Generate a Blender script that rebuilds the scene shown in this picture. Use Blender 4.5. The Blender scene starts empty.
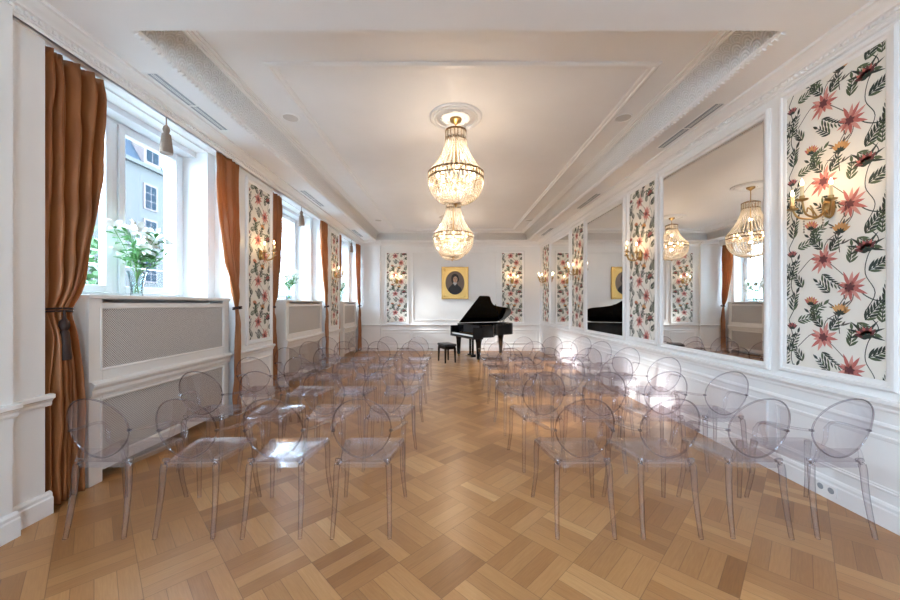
import bpy, bmesh, math, random
from mathutils import Vector, Matrix, noise
random.seed(7)
R = math.radians
PI = math.pi
S = bpy.context.scene
C = S.collection

# ---------------------------------------------------------------- camera
cam_d = bpy.data.cameras.new('camera'); cam = bpy.data.objects.new('camera', cam_d); C.objects.link(cam)
cam.location = (0, 0, 1.55); cam.rotation_euler = (R(90), 0, 0)
cam_d.sensor_width = 36; cam_d.lens = 14.2; cam_d.shift_x = 0.0011; cam_d.shift_y = 0.005
cam_d.clip_start = 0.05; cam_d.clip_end = 300
S.camera = cam
# ---------------------------------------------------------------- world, sun, exposure
W = bpy.data.worlds.new('sky'); S.world = W; W.use_nodes = True
bg = W.node_tree.nodes['Background']
SKY = 16.0
bg.inputs[0].default_value = (0.62, 0.81, 1.0, 1); bg.inputs[1].default_value = SKY
sun_d = bpy.data.lights.new('sun', 'SUN'); sun_d.energy = 5.5; sun_d.angle = R(6); sun_d.color = (1.0, 0.97, 0.93)
sun = bpy.data.objects.new('sun', sun_d); C.objects.link(sun)
sun.rotation_euler = Vector((1, .27, -.44)).to_track_quat('-Z', 'Y').to_euler()
S.view_settings.view_transform = 'Standard'; S.view_settings.look = 'None'
S.view_settings.gamma = 1; S.view_settings.exposure = 0.86
cy = S.cycles
cy.max_bounces = 12; cy.diffuse_bounces = 7; cy.glossy_bounces = 5; cy.transmission_bounces = 6
cy.transparent_max_bounces = 80; cy.caustics_reflective = False; cy.caustics_refractive = False
cy.sample_clamp_indirect = 6; cy.use_denoising = True
try: cy.denoiser = 'OPENIMAGEDENOISE'
except Exception: pass

def portal(y0, y1, z0, z1, x=-3.70):
    l = bpy.data.lights.new('window_portal', 'AREA'); l.shape = 'RECTANGLE'; l.size = y1 - y0; l.size_y = z1 - z0
    l.cycles.is_portal = True
    o = bpy.data.objects.new('window_portal', l); C.objects.link(o)
    o.location = (x, (y0 + y1) / 2, (z0 + z1) / 2)
    o.rotation_euler = Matrix(((0, 0, -1), (1, 0, 0), (0, -1, 0))).to_euler() if False else Vector((1, 0, 0)).to_track_quat('-Z', 'Y').to_euler()

# ---------------------------------------------------------------- materials
def mat(name, col=(.8, .8, .8), rough=.5, metal=0, **kw):
    m = bpy.data.materials.new(name); m.use_nodes = True
    b = m.node_tree.nodes['Principled BSDF']
    b.inputs['Base Color'].default_value = (*col, 1); b.inputs['Roughness'].default_value = rough
    b.inputs['Metallic'].default_value = metal
    for k, v in kw.items(): b.inputs[k.replace('_', ' ')].default_value = v
    return m
class G:
    """tiny node graph helper"""
    def __init__(s, m): s.t = m.node_tree; s.b = s.t.nodes.get('Principled BSDF')
    def n(s, kind, **kw):
        x = s.t.nodes.new('ShaderNode' + kind)
        for k, v in kw.items(): setattr(x, k, v)
        return x
    def set(s, sock, v):
        if isinstance(v, bpy.types.NodeSocket): s.t.links.new(v, sock)
        elif v is not None: sock.default_value = v
    def m(s, op, a, b=None, c=None):
        x = s.n('Math', operation=op); s.set(x.inputs[0], a); s.set(x.inputs[1], b)
        if c is not None: s.set(x.inputs[2], c)
        return x.outputs[0]
    def ramp(s, f, stops):
        x = s.n('ValToRGB'); s.set(x.inputs[0], f); e = x.color_ramp.elements
        while len(e) < len(stops): e.new(.5)
        for q, (p, c) in zip(e, stops): q.position = p; q.color = (*c, 1)
        return x.outputs[0]
    def mix(s, f, a, b, mode='MIX'):
        x = s.n('MixRGB', blend_type=mode); s.set(x.inputs[0], f); s.set(x.inputs[1], a); s.set(x.inputs[2], b); return x.outputs[0]
    def noise(s, vec, scale, detail=2):
        x = s.n('TexNoise'); s.set(x.inputs['Vector'], vec); x.inputs['Scale'].default_value = scale; x.inputs['Detail'].default_value = detail
        return x.outputs[0]
    def bump(s, h, strength=.3, dist=.01):
        x = s.n('Bump'); x.inputs['Strength'].default_value = strength; x.inputs['Distance'].default_value = dist
        s.set(x.inputs['Height'], h); s.t.links.new(x.outputs[0], s.b.inputs['Normal'])
    def comb(s, x, y, z=0.0):
        c = s.n('CombineXYZ'); s.set(c.inputs[0], x); s.set(c.inputs[1], y); s.set(c.inputs[2], z); return c.outputs[0]

def paint(name, col, rough=.45):
    m = mat(name, col, rough); g = G(m); t = g.n('TexCoord')
    n = g.noise(t.outputs['Object'], 3.0, 3)
    c = g.ramp(n, [(.3, tuple(v * .975 for v in col)), (.7, col)])
    g.set(g.b.inputs['Base Color'], c)
    g.bump(g.noise(t.outputs['Object'], 90, 2), .05, .002)
    return m
WHITE = paint('wall_paint', (.87, .87, .865), .35)
CEIL = paint('ceiling_paint', (.87, .865, .865), .55)
PLASTER = paint('plaster_trim', (.87, .865, .86), .4)
CREAM = paint('radiator_paint', (.82, .80, .77), .4)
PVC = mat('window_frame_white', (.80, .84, .88), .3)

def wood_floor():
    m = mat('oak_parquet', (.5, .3, .15), .28); g = G(m)
    t = g.n('TexCoord'); sp = g.n('SeparateXYZ'); g.set(sp.inputs[0], t.outputs['Object'])
    a = .37
    X, Y = sp.outputs[0], sp.outputs[1]
    u = g.m('MULTIPLY', g.m('ADD', X, Y), .70711 / a); v = g.m('MULTIPLY', g.m('SUBTRACT', Y, X), .70711 / a)
    u = g.m('ADD', u, 50.5); v = g.m('ADD', v, 50.35)
    cu, cv = g.m('FLOOR', u), g.m('FLOOR', v); fu, fv = g.m('FRACT', u), g.m('FRACT', v)
    par = g.m('MODULO', g.m('ADD', cu, cv), 2.0)
    inv = g.m('SUBTRACT', 1.0, par)
    across = g.m('ADD', g.m('MULTIPLY', fu, par), g.m('MULTIPLY', fv, inv))
    along = g.m('ADD', g.m('MULTIPLY', fv, par), g.m('MULTIPLY', fu, inv))
    st = g.m('MULTIPLY', across, 4.0); si = g.m('FLOOR', st); sf = g.m('FRACT', st)
    wn = g.n('TexWhiteNoise'); g.set(wn.inputs['Vector'], g.comb(cu, cv, si)); rnd = wn.outputs['Value']
    wb = g.n('TexWhiteNoise'); g.set(wb.inputs['Vector'], g.comb(cu, cv, 77.0)); rb = wb.outputs['Value']
    grain = g.noise(g.comb(g.m('MULTIPLY', across, 14.0), g.m('ADD', along, g.m('MULTIPLY', rnd, 30.0)), g.m('MULTIPLY', rnd, 50.0)), 3.2, 5)
    tone = g.m('ADD', g.m('MULTIPLY', rnd, .34), g.m('MULTIPLY', rb, .26))
    tone = g.m('ADD', tone, g.m('MULTIPLY', par, .08))
    tone = g.m('ADD', tone, g.m('MULTIPLY', grain, .35))
    col = g.ramp(tone, [(.08, (.24, .10, .032)), (.42, (.37, .172, .060)), (.70, (.49, .255, .10)), (1.0, (.64, .38, .175))])
    e1 = g.m('LESS_THAN', g.m('MINIMUM', sf, g.m('SUBTRACT', 1.0, sf)), .018)
    e2 = g.m('LESS_THAN', g.m('MINIMUM', along, g.m('SUBTRACT', 1.0, along)), .006)
    e = g.m('MAXIMUM', e1, e2)
    col = g.mix(g.m('MULTIPLY', e, .55), col, (.13, .06, .025, 1))
    g.set(g.b.inputs['Base Color'], col)
    g.set(g.b.inputs['Roughness'], g.m('ADD', g.m('MULTIPLY', grain, .16), .24))
    g.bump(g.m('SUBTRACT', g.m('MULTIPLY', g.noise(t.outputs['Object'], 2.5, 2), .5), g.m('MULTIPLY', e, .1)), .12, .02)
    g.b.inputs['Coat Weight'].default_value = .12; g.b.inputs['Coat Roughness'].default_value = .22
    return m
FLOOR = wood_floor()

def scallop():
    m = mat('scallop_cove_plaster', (.80, .79, .77), .5); g = G(m)
    t = g.n('TexCoord'); sp = g.n('SeparateXYZ'); g.set(sp.inputs[0], t.outputs['UV'])
    U = g.m('MULTIPLY', sp.outputs[0], 9.0); V = g.m('MULTIPLY', sp.outputs[1], 3.0)
    row = g.m('FLOOR', V)
    u = g.m('SUBTRACT', g.m('FRACT', g.m('ADD', U, g.m('MULTIPLY', row, .5))), .5)
    v = g.m('FRACT', V)
    d = g.m('SQRT', g.m('ADD', g.m('MULTIPLY', u, u), g.m('MULTIPLY', g.m('MULTIPLY', v, v), .35)))
    h = g.m('SINE', g.m('MULTIPLY', d, 34.0))
    g.bump(h, .6, .008)
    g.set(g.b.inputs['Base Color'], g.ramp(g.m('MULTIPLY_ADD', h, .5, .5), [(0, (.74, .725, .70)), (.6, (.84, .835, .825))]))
    return m
SCALLOP = scallop()

def silk():
    m = mat('copper_silk', (.42, .18, .07), .34, .22); g = G(m)
    t = g.n('TexCoord')
    n = g.noise(t.outputs['Object'], 2.2, 3)
    g.set(g.b.inputs['Base Color'], g.ramp(n, [(.3, (.30, .105, .032)), (.7, (.47, .18, .058))]))
    g.b.inputs['Sheen Weight'].default_value = .25; g.b.inputs['Sheen Tint'].default_value = (1, .7, .45, 1)
    w = g.n('TexWave'); w.inputs['Scale'].default_value = 120; g.bump(w.outputs[1], .04, .002)
    tr = g.n('BsdfTranslucent'); tr.inputs[0].default_value = (.62, .26, .08, 1)
    mx = g.n('MixShader'); mx.inputs[0].default_value = .28
    out = g.t.nodes['Material Output']
    g.t.links.new(g.b.outputs[0], mx.inputs[1]); g.t.links.new(tr.outputs[0], mx.inputs[2]); g.t.links.new(mx.outputs[0], out.inputs[0])
    return m
SILK = silk()
DARKSILK = mat('dark_brown_cord', (.035, .013, .008), .6)

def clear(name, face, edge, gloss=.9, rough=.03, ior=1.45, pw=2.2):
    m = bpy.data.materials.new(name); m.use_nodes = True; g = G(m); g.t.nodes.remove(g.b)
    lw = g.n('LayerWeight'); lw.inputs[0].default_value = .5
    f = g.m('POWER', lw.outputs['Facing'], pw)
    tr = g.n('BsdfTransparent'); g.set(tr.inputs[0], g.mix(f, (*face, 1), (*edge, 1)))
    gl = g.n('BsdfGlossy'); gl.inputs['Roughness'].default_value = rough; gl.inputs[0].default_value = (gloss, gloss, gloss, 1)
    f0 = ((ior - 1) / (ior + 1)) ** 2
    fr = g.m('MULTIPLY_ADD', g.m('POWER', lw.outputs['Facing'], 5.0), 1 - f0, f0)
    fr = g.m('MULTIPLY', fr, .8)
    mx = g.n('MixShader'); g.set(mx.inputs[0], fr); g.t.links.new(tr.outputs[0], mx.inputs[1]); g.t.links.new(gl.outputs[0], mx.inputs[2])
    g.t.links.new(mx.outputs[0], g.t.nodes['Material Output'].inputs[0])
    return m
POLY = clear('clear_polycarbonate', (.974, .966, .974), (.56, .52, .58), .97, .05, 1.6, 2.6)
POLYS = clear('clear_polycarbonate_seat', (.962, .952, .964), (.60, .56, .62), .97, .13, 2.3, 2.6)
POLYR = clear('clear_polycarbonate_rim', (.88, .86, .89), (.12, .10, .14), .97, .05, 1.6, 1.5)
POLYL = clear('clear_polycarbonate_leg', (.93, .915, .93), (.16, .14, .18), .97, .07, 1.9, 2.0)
PANE = clear('window_glass', (.97, .985, .99), (.8, .87, .9), .9, .0, 1.35, 3)
VASEG = clear('vase_glass', (.92, .97, .97), (.16, .24, .24), .95, .02, 1.7, 1.6)
MIRROR = mat('mirror_silver', (.86, .86, .85), .0, 1)

def crystal():
    m = bpy.data.materials.new('cut_crystal'); m.use_nodes = True; g = G(m); g.t.nodes.remove(g.b)
    lw = g.n('LayerWeight'); lw.inputs[0].default_value = .5
    tr = g.n('BsdfTransparent'); tr.inputs[0].default_value = (1, .97, .92, 1)
    tl = g.n('BsdfTranslucent'); tl.inputs[0].default_value = (1, .93, .82, 1)
    gl = g.n('BsdfGlossy'); gl.inputs['Roughness'].default_value = .12
    a = g.n('MixShader'); a.inputs[0].default_value = .42; g.t.links.new(tr.outputs[0], a.inputs[1]); g.t.links.new(tl.outputs[0], a.inputs[2])
    b = g.n('MixShader'); b.inputs[0].default_value = .22; g.t.links.new(a.outputs[0], b.inputs[1]); g.t.links.new(gl.outputs[0], b.inputs[2])
    g.t.links.new(b.outputs[0], g.t.nodes['Material Output'].inputs[0])
    return m
CRYSTAL = crystal()
BRASS = mat('aged_brass', (.42, .27, .11), .33, 1)
BRONZE = mat('dark_bronze', (.20, .13, .07), .4, 1)
GOLD = mat('gilt_frame', (.66, .43, .15), .42, .9)
BLACK = mat('piano_black_lacquer', (.004, .004, .005), .12, 0, Specular_IOR_Level=.25)
IVORY = mat('white_keys', (.85, .84, .8), .25)
IRON = mat('gold_cast_plate', (.65, .40, .12), .35, .8)
LEATHER = mat('black_leather', (.012, .012, .013), .4)
def glow(name, col, st):
    m = mat(name, col, .5); b = m.node_tree.nodes['Principled BSDF']
    b.inputs['Emission Color'].default_value = (*col, 1); b.inputs['Emission Strength'].default_value = st
    return m
BULB = glow('lit_bulb', (1.0, .72, .38), 16)
CANDLE = mat('candle_sleeve', (.80, .62, .34), .5)
GREEN = mat('leaf_green', (.06, .22, .05), .45)
STEM = mat('stem_green', (.10, .26, .07), .5)
PETAL = mat('lily_petal', (.85, .87, .84), .5)
GREY = mat('vent_grey', (.30, .33, .36), .5)
LAMP = mat('speaker_mesh', (.62, .60, .58), .6)
TASSEL = mat('taupe_tassel', (.27, .20, .155), .7)
SILVER = mat('metal_bar', (.6, .6, .6), .3, 1)
def perforated():
    m = mat('perforated_screen', (.60, .585, .565), .5); g = G(m)
    t = g.n('TexCoord'); sp = g.n('SeparateXYZ'); g.set(sp.inputs[0], t.outputs['Object'])
    k = 1 / .022
    y = g.m('MULTIPLY', sp.outputs[1], k); z = g.m('MULTIPLY', sp.outputs[2], k)
    a = g.m('FRACT', g.m('ADD', y, z)); b = g.m('FRACT', g.m('SUBTRACT', y, z))
    a = g.m('ABSOLUTE', g.m('SUBTRACT', a, .5)); b = g.m('ABSOLUTE', g.m('SUBTRACT', b, .5))
    hole = g.m('LESS_THAN', g.m('MAXIMUM', a, b), .30)
    g.set(g.b.inputs['Base Color'], g.mix(hole, (.66, .64, .62, 1), (.20, .185, .175, 1)))
    return m
PERF = perforated()

# ---------------------------------------------------------------- mesh helpers
class MB:
    def __init__(s): s.v = []; s.f = []; s.mi = []; s.uv = {}; s.cur = 0
    def add(s, vs, fs, mi=None):
        o = len(s.v); s.v += [tuple(p) for p in vs]
        for f in fs: s.f.append(tuple(i + o for i in f)); s.mi.append(s.cur if mi is None else mi)
        return s
    def box(s, x0, x1, y0, y1, z0, z1, mi=None):
        x0, x1 = sorted((x0, x1)); y0, y1 = sorted((y0, y1)); z0, z1 = sorted((z0, z1))
        return s.add([(x0, y0, z0), (x1, y0, z0), (x1, y1, z0), (x0, y1, z0), (x0, y0, z1), (x1, y0, z1), (x1, y1, z1), (x0, y1, z1)],
              [(0, 3, 2, 1), (4, 5, 6, 7), (0, 1, 5, 4), (1, 2, 6, 5), (2, 3, 7, 6), (3, 0, 4, 7)], mi)
    def prism(s, poly, a, b, fn, mi=None):
        """poly 2-D outline extruded from a to b; fn(p, q, t) -> xyz"""
        n = len(poly)
        vs = [fn(p, q, a) for p, q in poly] + [fn(p, q, b) for p, q in poly]
        fs = [tuple(range(n))[::-1], tuple(range(n, 2 * n))] + [(i, (i + 1) % n, n + (i + 1) % n, n + i) for i in range(n)]
        return s.add(vs, fs, mi)
    def lathe(s, prof, n=24, c=(0, 0, 0), mi=None, ax='z', cap=True):
        vs = []; fs = []
        for r, z in prof:
            for k in range(n):
                a = 2 * PI * k / n
                p = (r * math.cos(a), r * math.sin(a), z)
                if ax == 'x': p = (p[2], p[0], p[1])
                if ax == 'y': p = (p[0], p[2], p[1])
                vs.append((p[0] + c[0], p[1] + c[1], p[2] + c[2]))
        for i in range(len(prof) - 1):
            for k in range(n):
                fs.append((i * n + k, i * n + (k + 1) % n, (i + 1) * n + (k + 1) % n, (i + 1) * n + k))
        if cap:
            fs.append(tuple(range(n))[::-1]); fs.append(tuple((len(prof) - 1) * n + k for k in range(n)))
        return s.add(vs, fs, mi)
    def sweep(s, pts, rad, n=8, mi=None, closed=False, up=(0, 0, 1), ph=0):
        """tube of varying radius (r or (rw, rh)) along pts"""
        P = [Vector(p) for p in pts]; N = len(P); vs = []; fs = []
        if not isinstance(rad, list): rad = [rad] * N
        for i, p in enumerate(P):
            if closed: t = (P[(i + 1) % N] - P[i - 1])
            else: t = P[min(i + 1, N - 1)] - P[max(i - 1, 0)]
            t.normalize(); u = Vector(up)
            if abs(t.dot(u)) > .95: u = Vector((0, 1, 0)) if abs(t.y) < .9 else Vector((1, 0, 0))
            a = t.cross(u).normalized(); b = a.cross(t).normalized()
            r = rad[i]; rw, rh = r if isinstance(r, tuple) else (r, r)
            for k in range(n):
                g = 2 * PI * (k + ph) / n
                vs.append(p + a * (rw * math.cos(g)) + b * (rh * math.sin(g)))
        m = N if closed else N - 1
        for i in range(m):
            j = (i + 1) % N
            for k in range(n): fs.append((i * n + k, i * n + (k + 1) % n, j * n + (k + 1) % n, j * n + k))
        if not closed: fs.append(tuple(range(n))[::-1]); fs.append(tuple((N - 1) * n + k for k in range(n)))
        return s.add(vs, fs, mi)
    def ball(s, c, r, nu=8, nv=6, mi=None):
        rx, ry, rz = r if isinstance(r, tuple) else (r, r, r)
        vs = [(c[0], c[1], c[2] - rz)]; fs = []
        for i in range(1, nv):
            t = -PI / 2 + PI * i / nv
            for k in range(nu):
                a = 2 * PI * k / nu; vs.append((c[0] + rx * math.cos(t) * math.cos(a), c[1] + ry * math.cos(t) * math.sin(a), c[2] + rz * math.sin(t)))
        vs.append((c[0], c[1], c[2] + rz)); L = len(vs) - 1
        for k in range(nu):
            fs.append((0, 1 + (k + 1) % nu, 1 + k)); fs.append((L, L - nu + k, L - nu + (k + 1) % nu))
            for i in range(nv - 2): a = 1 + i * nu; fs.append((a + k, a + (k + 1) % nu, a + nu + (k + 1) % nu, a + nu + k))
        return s.add(vs, fs, mi)
    def build(s, name, mats, parent=None, smooth=False, loc=None, bevel=0, rot=None):
        me = bpy.data.meshes.new(name); me.from_pydata(s.v, [], s.f)
        if not isinstance(mats, (list, tuple)): mats = [mats]
        for m in mats: me.materials.append(m)
        if len(mats) > 1: me.polygons.foreach_set('material_index', s.mi)
        b = bmesh.new(); b.from_mesh(me); bmesh.ops.recalc_face_normals(b, faces=b.faces[:])
        b.to_mesh(me); b.free()
        if smooth:
            me.polygons.foreach_set('use_smooth', [True] * len(me.polygons))
            me.set_sharp_from_angle(angle=R(smooth if smooth is not True else 40))
        me.update()
        o = bpy.data.objects.new(name, me); C.objects.link(o)
        if parent: o.parent = parent
        if loc: o.location = loc
        if rot: o.rotation_euler = rot
        if bevel:
            md = o.modifiers.new('bevel', 'BEVEL'); md.width = bevel; md.segments = 2; md.limit_method = 'ANGLE'
        return o
def tag(o, label=None, cat=None, group=None, kind=None):
    if label: o['label'] = label
    if cat: o['category'] = cat
    if group: o['group'] = group
    if kind: o['kind'] = kind
    return o
def thing(name, label, cat, loc=(0, 0, 0), rz=0, group=None):
    o = bpy.data.objects.new(name, None); C.objects.link(o); o.empty_display_size = .1
    o.location = loc; o.rotation_euler = (0, 0, rz); return tag(o, label, cat, group)
def struct(name, mb, m, smooth=False, bevel=0, label=None):
    o = mb.build(name, m, smooth=smooth, bevel=bevel); o['kind'] = 'structure'; return o
def copy_tree(o, parent=None):
    c = o.copy(); C.objects.link(c); c.parent = parent
    for ch in list(o.children): copy_tree(ch, c)
    return c
def smoothpath(pts, n=6):
    """Catmull-Rom"""
    P = [Vector(p) for p in pts]; Q = [P[0] * 2 - P[1]] + P + [P[-1] * 2 - P[-2]]; out = []
    for i in range(1, len(Q) - 2):
        for k in range(n):
            t = k / n; a, b, c, d = Q[i - 1], Q[i], Q[i + 1], Q[i + 2]
            out.append(.5 * ((2 * b) + (c - a) * t + (2 * a - 5 * b + 4 * c - d) * t * t + (3 * b - a - 3 * c + d) * t ** 3))
    out.append(P[-1]); return out

# ---------------------------------------------------------------- room numbers
XR = 3.05; XL = -2.97; YF = 11.90; YB = -3.2; ZS = 3.64; ZT = 3.90
TX0, TX1, TY0, TY1 = -2.44, 2.605, 2.71, 11.68
NICHES = [(2.61, 5.00, 2.85, 4.85), (5.99, 8.60, 6.45, 8.45), (9.60, YF, 10.05, 11.68)]   # niche y0 y1, window y0 y1
BACKN = (-2.2, .2, -2.0, 0.0)  # unseen left-wall window behind the camera, added for fill daylight
SILL = 1.60; WTOP = 3.60

struct('floor', MB().box(-3.9, XR + .2, YB - .2, YF + .2, -.12, 0), FLOOR)
# left wall: piers, parapets, reveals and lintels
w = MB(); ally = [BACKN] + NICHES
y = YB
for n0, n1, a, b in ally:
    w.box(-3.9, XL, y, n0, 0, ZS)
    w.box(-3.9, -3.30, n0, n1, 0, SILL); w.box(-3.9, -3.30, n0, a, SILL, ZS); w.box(-3.9, -3.30, b, n1, SILL, ZS)
    w.box(-3.9, -3.30, a, b, WTOP + .02, ZS)
    y = n1
struct('wall_left', w, WHITE)
struct('wall_right', MB().box(XR, XR + .2, YB, YF, 0, ZS), WHITE)
struct('wall_front', MB().box(-3.9, XR + .2, YF, YF + .2, 0, ZS), WHITE)
wb = MB(); xs = [-3.9, -1.7, -.7, .7, 1.7, XR + .2]
for a, b in ((0, 1), (2, 3), (4, 5)): wb.box(xs[a], xs[b], YB - .2, YB, 0, ZS)
for a, b in ((-1.7, -.7), (.7, 1.7)): wb.box(a, b, YB - .2, YB, 0, .9); wb.box(a, b, YB - .2, YB, 3.3, ZS)
struct('wall_back', wb, WHITE)
# ceiling: dropped soffit ring and raised tray
c = MB()
c.box(-3.9, XR + .2, YB - .2, TY0, ZS, 4.15); c.box(-3.9, XR + .2, TY1, YF + .2, ZS, 4.15)
c.box(-3.9, TX0, TY0, TY1, ZS, 4.15); c.box(TX1, XR + .2, TY0, TY1, ZS, 4.15)
c.box(TX0, TX1, TY0, TY1, ZT, 4.15)
struct('ceiling', c, CEIL)
# far left corner pilaster, near pilaster
struct('trim_1', MB().box(-3.3, -2.29, 11.80, YF, 0, ZS), WHITE)
struct('trim_2', MB().box(XL - .05, XL + .07, -.6, 2.36, 0, ZS - .10), WHITE)

def along_y(x, sgn):   # profile (d, z) on a wall plane x, d measured into the room
    return lambda d, z, t: (x + sgn * d, t, z)
def along_x(y, sgn):
    return lambda d, z, t: (t, y + sgn * d, z)
CORN = [(-.01, 3.49), (.012, 3.49), (.018, 3.50), (.018, 3.515), (.028, 3.52), (.028, 3.555), (.055, 3.56), (.062, 3.572), (.075, 3.58), (.10, 3.59), (.13, 3.612), (.15, 3.615), (.15, 3.64), (-.01, 3.64)]
def cornice(name, fn, a, b, dent=True):
    m = MB(); m.prism(CORN, a, b, fn)
    if dent:
        k = a + .03
        while k < b - .03:
            p = [(.026, 3.527), (.044, 3.527), (.044, 3.550), (.026, 3.550)]
            m.prism(p, k, k + .022, fn); k += .044
    return struct(name, m, PLASTER)
cornice('trim_3', along_y(XR, -1), YB, YF)
cornice('trim_4', along_y(XL + .04, 1), YB, YF)
m = MB(); m.box(XL - .03, XL + .05, YB, YF, 3.49, ZS); struct('trim_5', m, PLASTER)
cornice('trim_6', along_x(YF, -1), -2.29, XR, False)
m = MB(); m.prism(CORN, -3.0, -2.27, along_x(11.80, -1)); struct('trim_7', m, PLASTER)

# cove of the tray, each side: bead band, scalloped quarter cove, strip on the tray
def cove(name, fn, a, b):
    prof = [(0, 3.66), (0, 3.641), (.02, 3.642), (.035, 3.650), (.05, 3.652), (.06, 3.66)]
    arc = [(.06 + .13 * (1 - math.cos(t * PI / 2)), 3.66 + .20 * math.sin(t * PI / 2)) for t in [i / 8 for i in range(1, 9)]]
    top = [(.215, 3.862), (.215, 3.876), (.245, 3.876), (.245, 3.888), (.275, 3.888), (.275, 3.905), (0, 3.905)]
    allp = prof + arc + top
    me = MB(); me.prism(allp, a, b, fn)
    # beads
    k = a + .03
    while k < b - .04:
        me.prism([(.008, 3.628), (.04, 3.632), (.045, 3.652), (.008, 3.648)], k, k + .03, fn); k += .055
    o = me.build(name, [PLASTER, SCALLOP]); o['kind'] = 'structure'
    uvl = o.data.uv_layers.new(name='UVMap')
    ax = 1 if abs(fn(0, 0, 1)[1] - fn(0, 0, 0)[1]) > .5 else 0
    for p in o.data.polygons:
        zc = p.center.z; zmin = min(o.data.vertices[i].co.z for i in p.vertices); zmax = max(o.data.vertices[i].co.z for i in p.vertices)
        if len(p.vertices) == 4 and zmin >= 3.655 and zmax <= 3.861 and zmax - zmin < .06:
            p.material_index = 1; p.use_smooth = True
        for li in p.loop_indices:
            v = o.data.vertices[o.data.loops[li].vertex_index].co
            t = math.asin(max(0, min(1, (v.z - 3.66) / .2))) / (PI / 2)
            uvl.data[li].uv = (v[ax], t)
cove('trim_8', along_y(TX0, 1), TY0, TY1); cove('trim_9', along_y(TX1, -1), TY0, TY1)
cove('trim_10', along_x(TY1, -1), TX0, TX1)
# moulding rectangle on the tray
def frame_rect(m, fn, a0, a1, b0, b1, wd, dp, mi=None):
    """rectangular moulding; fn(a, b, d)->xyz with d out of the surface"""
    prof = [(0, 0), (0, dp * .6), (wd * .2, dp), (wd * .45, dp), (wd * .55, dp * .55), (wd * .85, dp * .5), (wd, dp * .25), (wd, 0)]
    n = len(prof); vs = []
    for (sa, sb, A, B) in ((1, 1, a0, b0), (-1, 1, a1, b0), (-1, -1, a1, b1), (1, -1, a0, b1)):
        for p, d in prof: vs.append(fn(A + sa * p, B + sb * p, d))
    fs = []
    for i in range(4):
        j = (i + 1) % 4
        for k in range(n): fs.append((i * n + k, i * n + (k + 1) % n, j * n + (k + 1) % n, j * n + k))
    m.add(vs, fs, mi)
    return m
m = MB(); frame_rect(m, lambda a, b, d: (a, b, ZT - d), -1.80, 2.06, 3.43, 11.05, .09, .03); struct('trim_12', m, PLASTER)

# chair rails, dado and baseboards
RAIL = [(0, .80), (.012, .80), (.018, .815), (.018, .83), (.03, .85), (.045, .86), (.045, .885), (.03, .89), (0, .89)]
BASE = [(0, 0), (.03, 0), (.03, .12), (.022, .13), (.022, .15), (.012, .165), (0, .17)]
LOWR = [(0, .68), (.012, .68), (.018, .70), (.008, .72), (0, .72)]
def run(name, prof, segs, m=PLASTER):
    b = MB()
    for fn, a, c_ in segs: b.prism(prof, a, c_, fn)
    return struct(name, b, m)
piers = [(YB, -2.2), (.2, 2.61), (5.0, 5.99), (8.6, 9.6)]
segsL = [(along_y(XL, 1), a, b) for a, b in piers[2:]] + [(along_y(XL, 1), 2.36, 2.64), (along_y(XL + .07, 1), -.6, 2.38)]
segsL += [(along_x(a, -1), -3.2, XL + .03) for a, b in piers[2:]]
run('trim_13', RAIL, [(along_y(XR, -1), YB, YF)]); run('trim_14', RAIL, segsL)
run('trim_15', RAIL, [(along_x(YF, -1), -2.29, XR), (along_x(11.80, -1), -3.0, -2.25)])
run('trim_16', LOWR, [(along_y(XR, -1), YB, YF), (along_x(YF, -1), -2.29, XR)])
run('baseboard_right', BASE, [(along_y(XR, -1), YB, YF)]); run('baseboard_left', BASE, segsL)
run('baseboard_front', BASE, [(along_x(YF, -1), -2.29, XR), (along_x(11.80, -1), -3.0, -2.26)])
# dado panels on right and far walls, wall panel around the picture
m = MB()
fr = lambda a, b, d: (XR - d, a, b)
for k in range(-1, 4):
    y0 = 2.33 + 2.78 * k
    frame_rect(m, fr, y0, y0 + .98, .24, .63, .035, .015); frame_rect(m, fr, y0 + 1.06, y0 + 2.70, .24, .63, .035, .015)
struct('trim_17', m, PLASTER)
ff = lambda a, b, d: (a, YF - d, b)
m = MB()
for a, b in ((-2.2, -1.3), (-1.2, 1.62), (1.72, 2.95)): frame_rect(m, ff, a, b, .24, .63, .04, .015)
frame_rect(m, ff, -1.22, 1.60, 1.0, 3.32, .05, .02)
struct('trim_18', m, PLASTER)
m = MB()
fl = lambda a, b, d: (XL + d, a, b)
for a, b in ((5.0, 5.99), (8.6, 9.6)): frame_rect(m, fl, a + .08, b - .08, .24, .72, .04, .015)
struct('trim_19', m, PLASTER)

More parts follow.
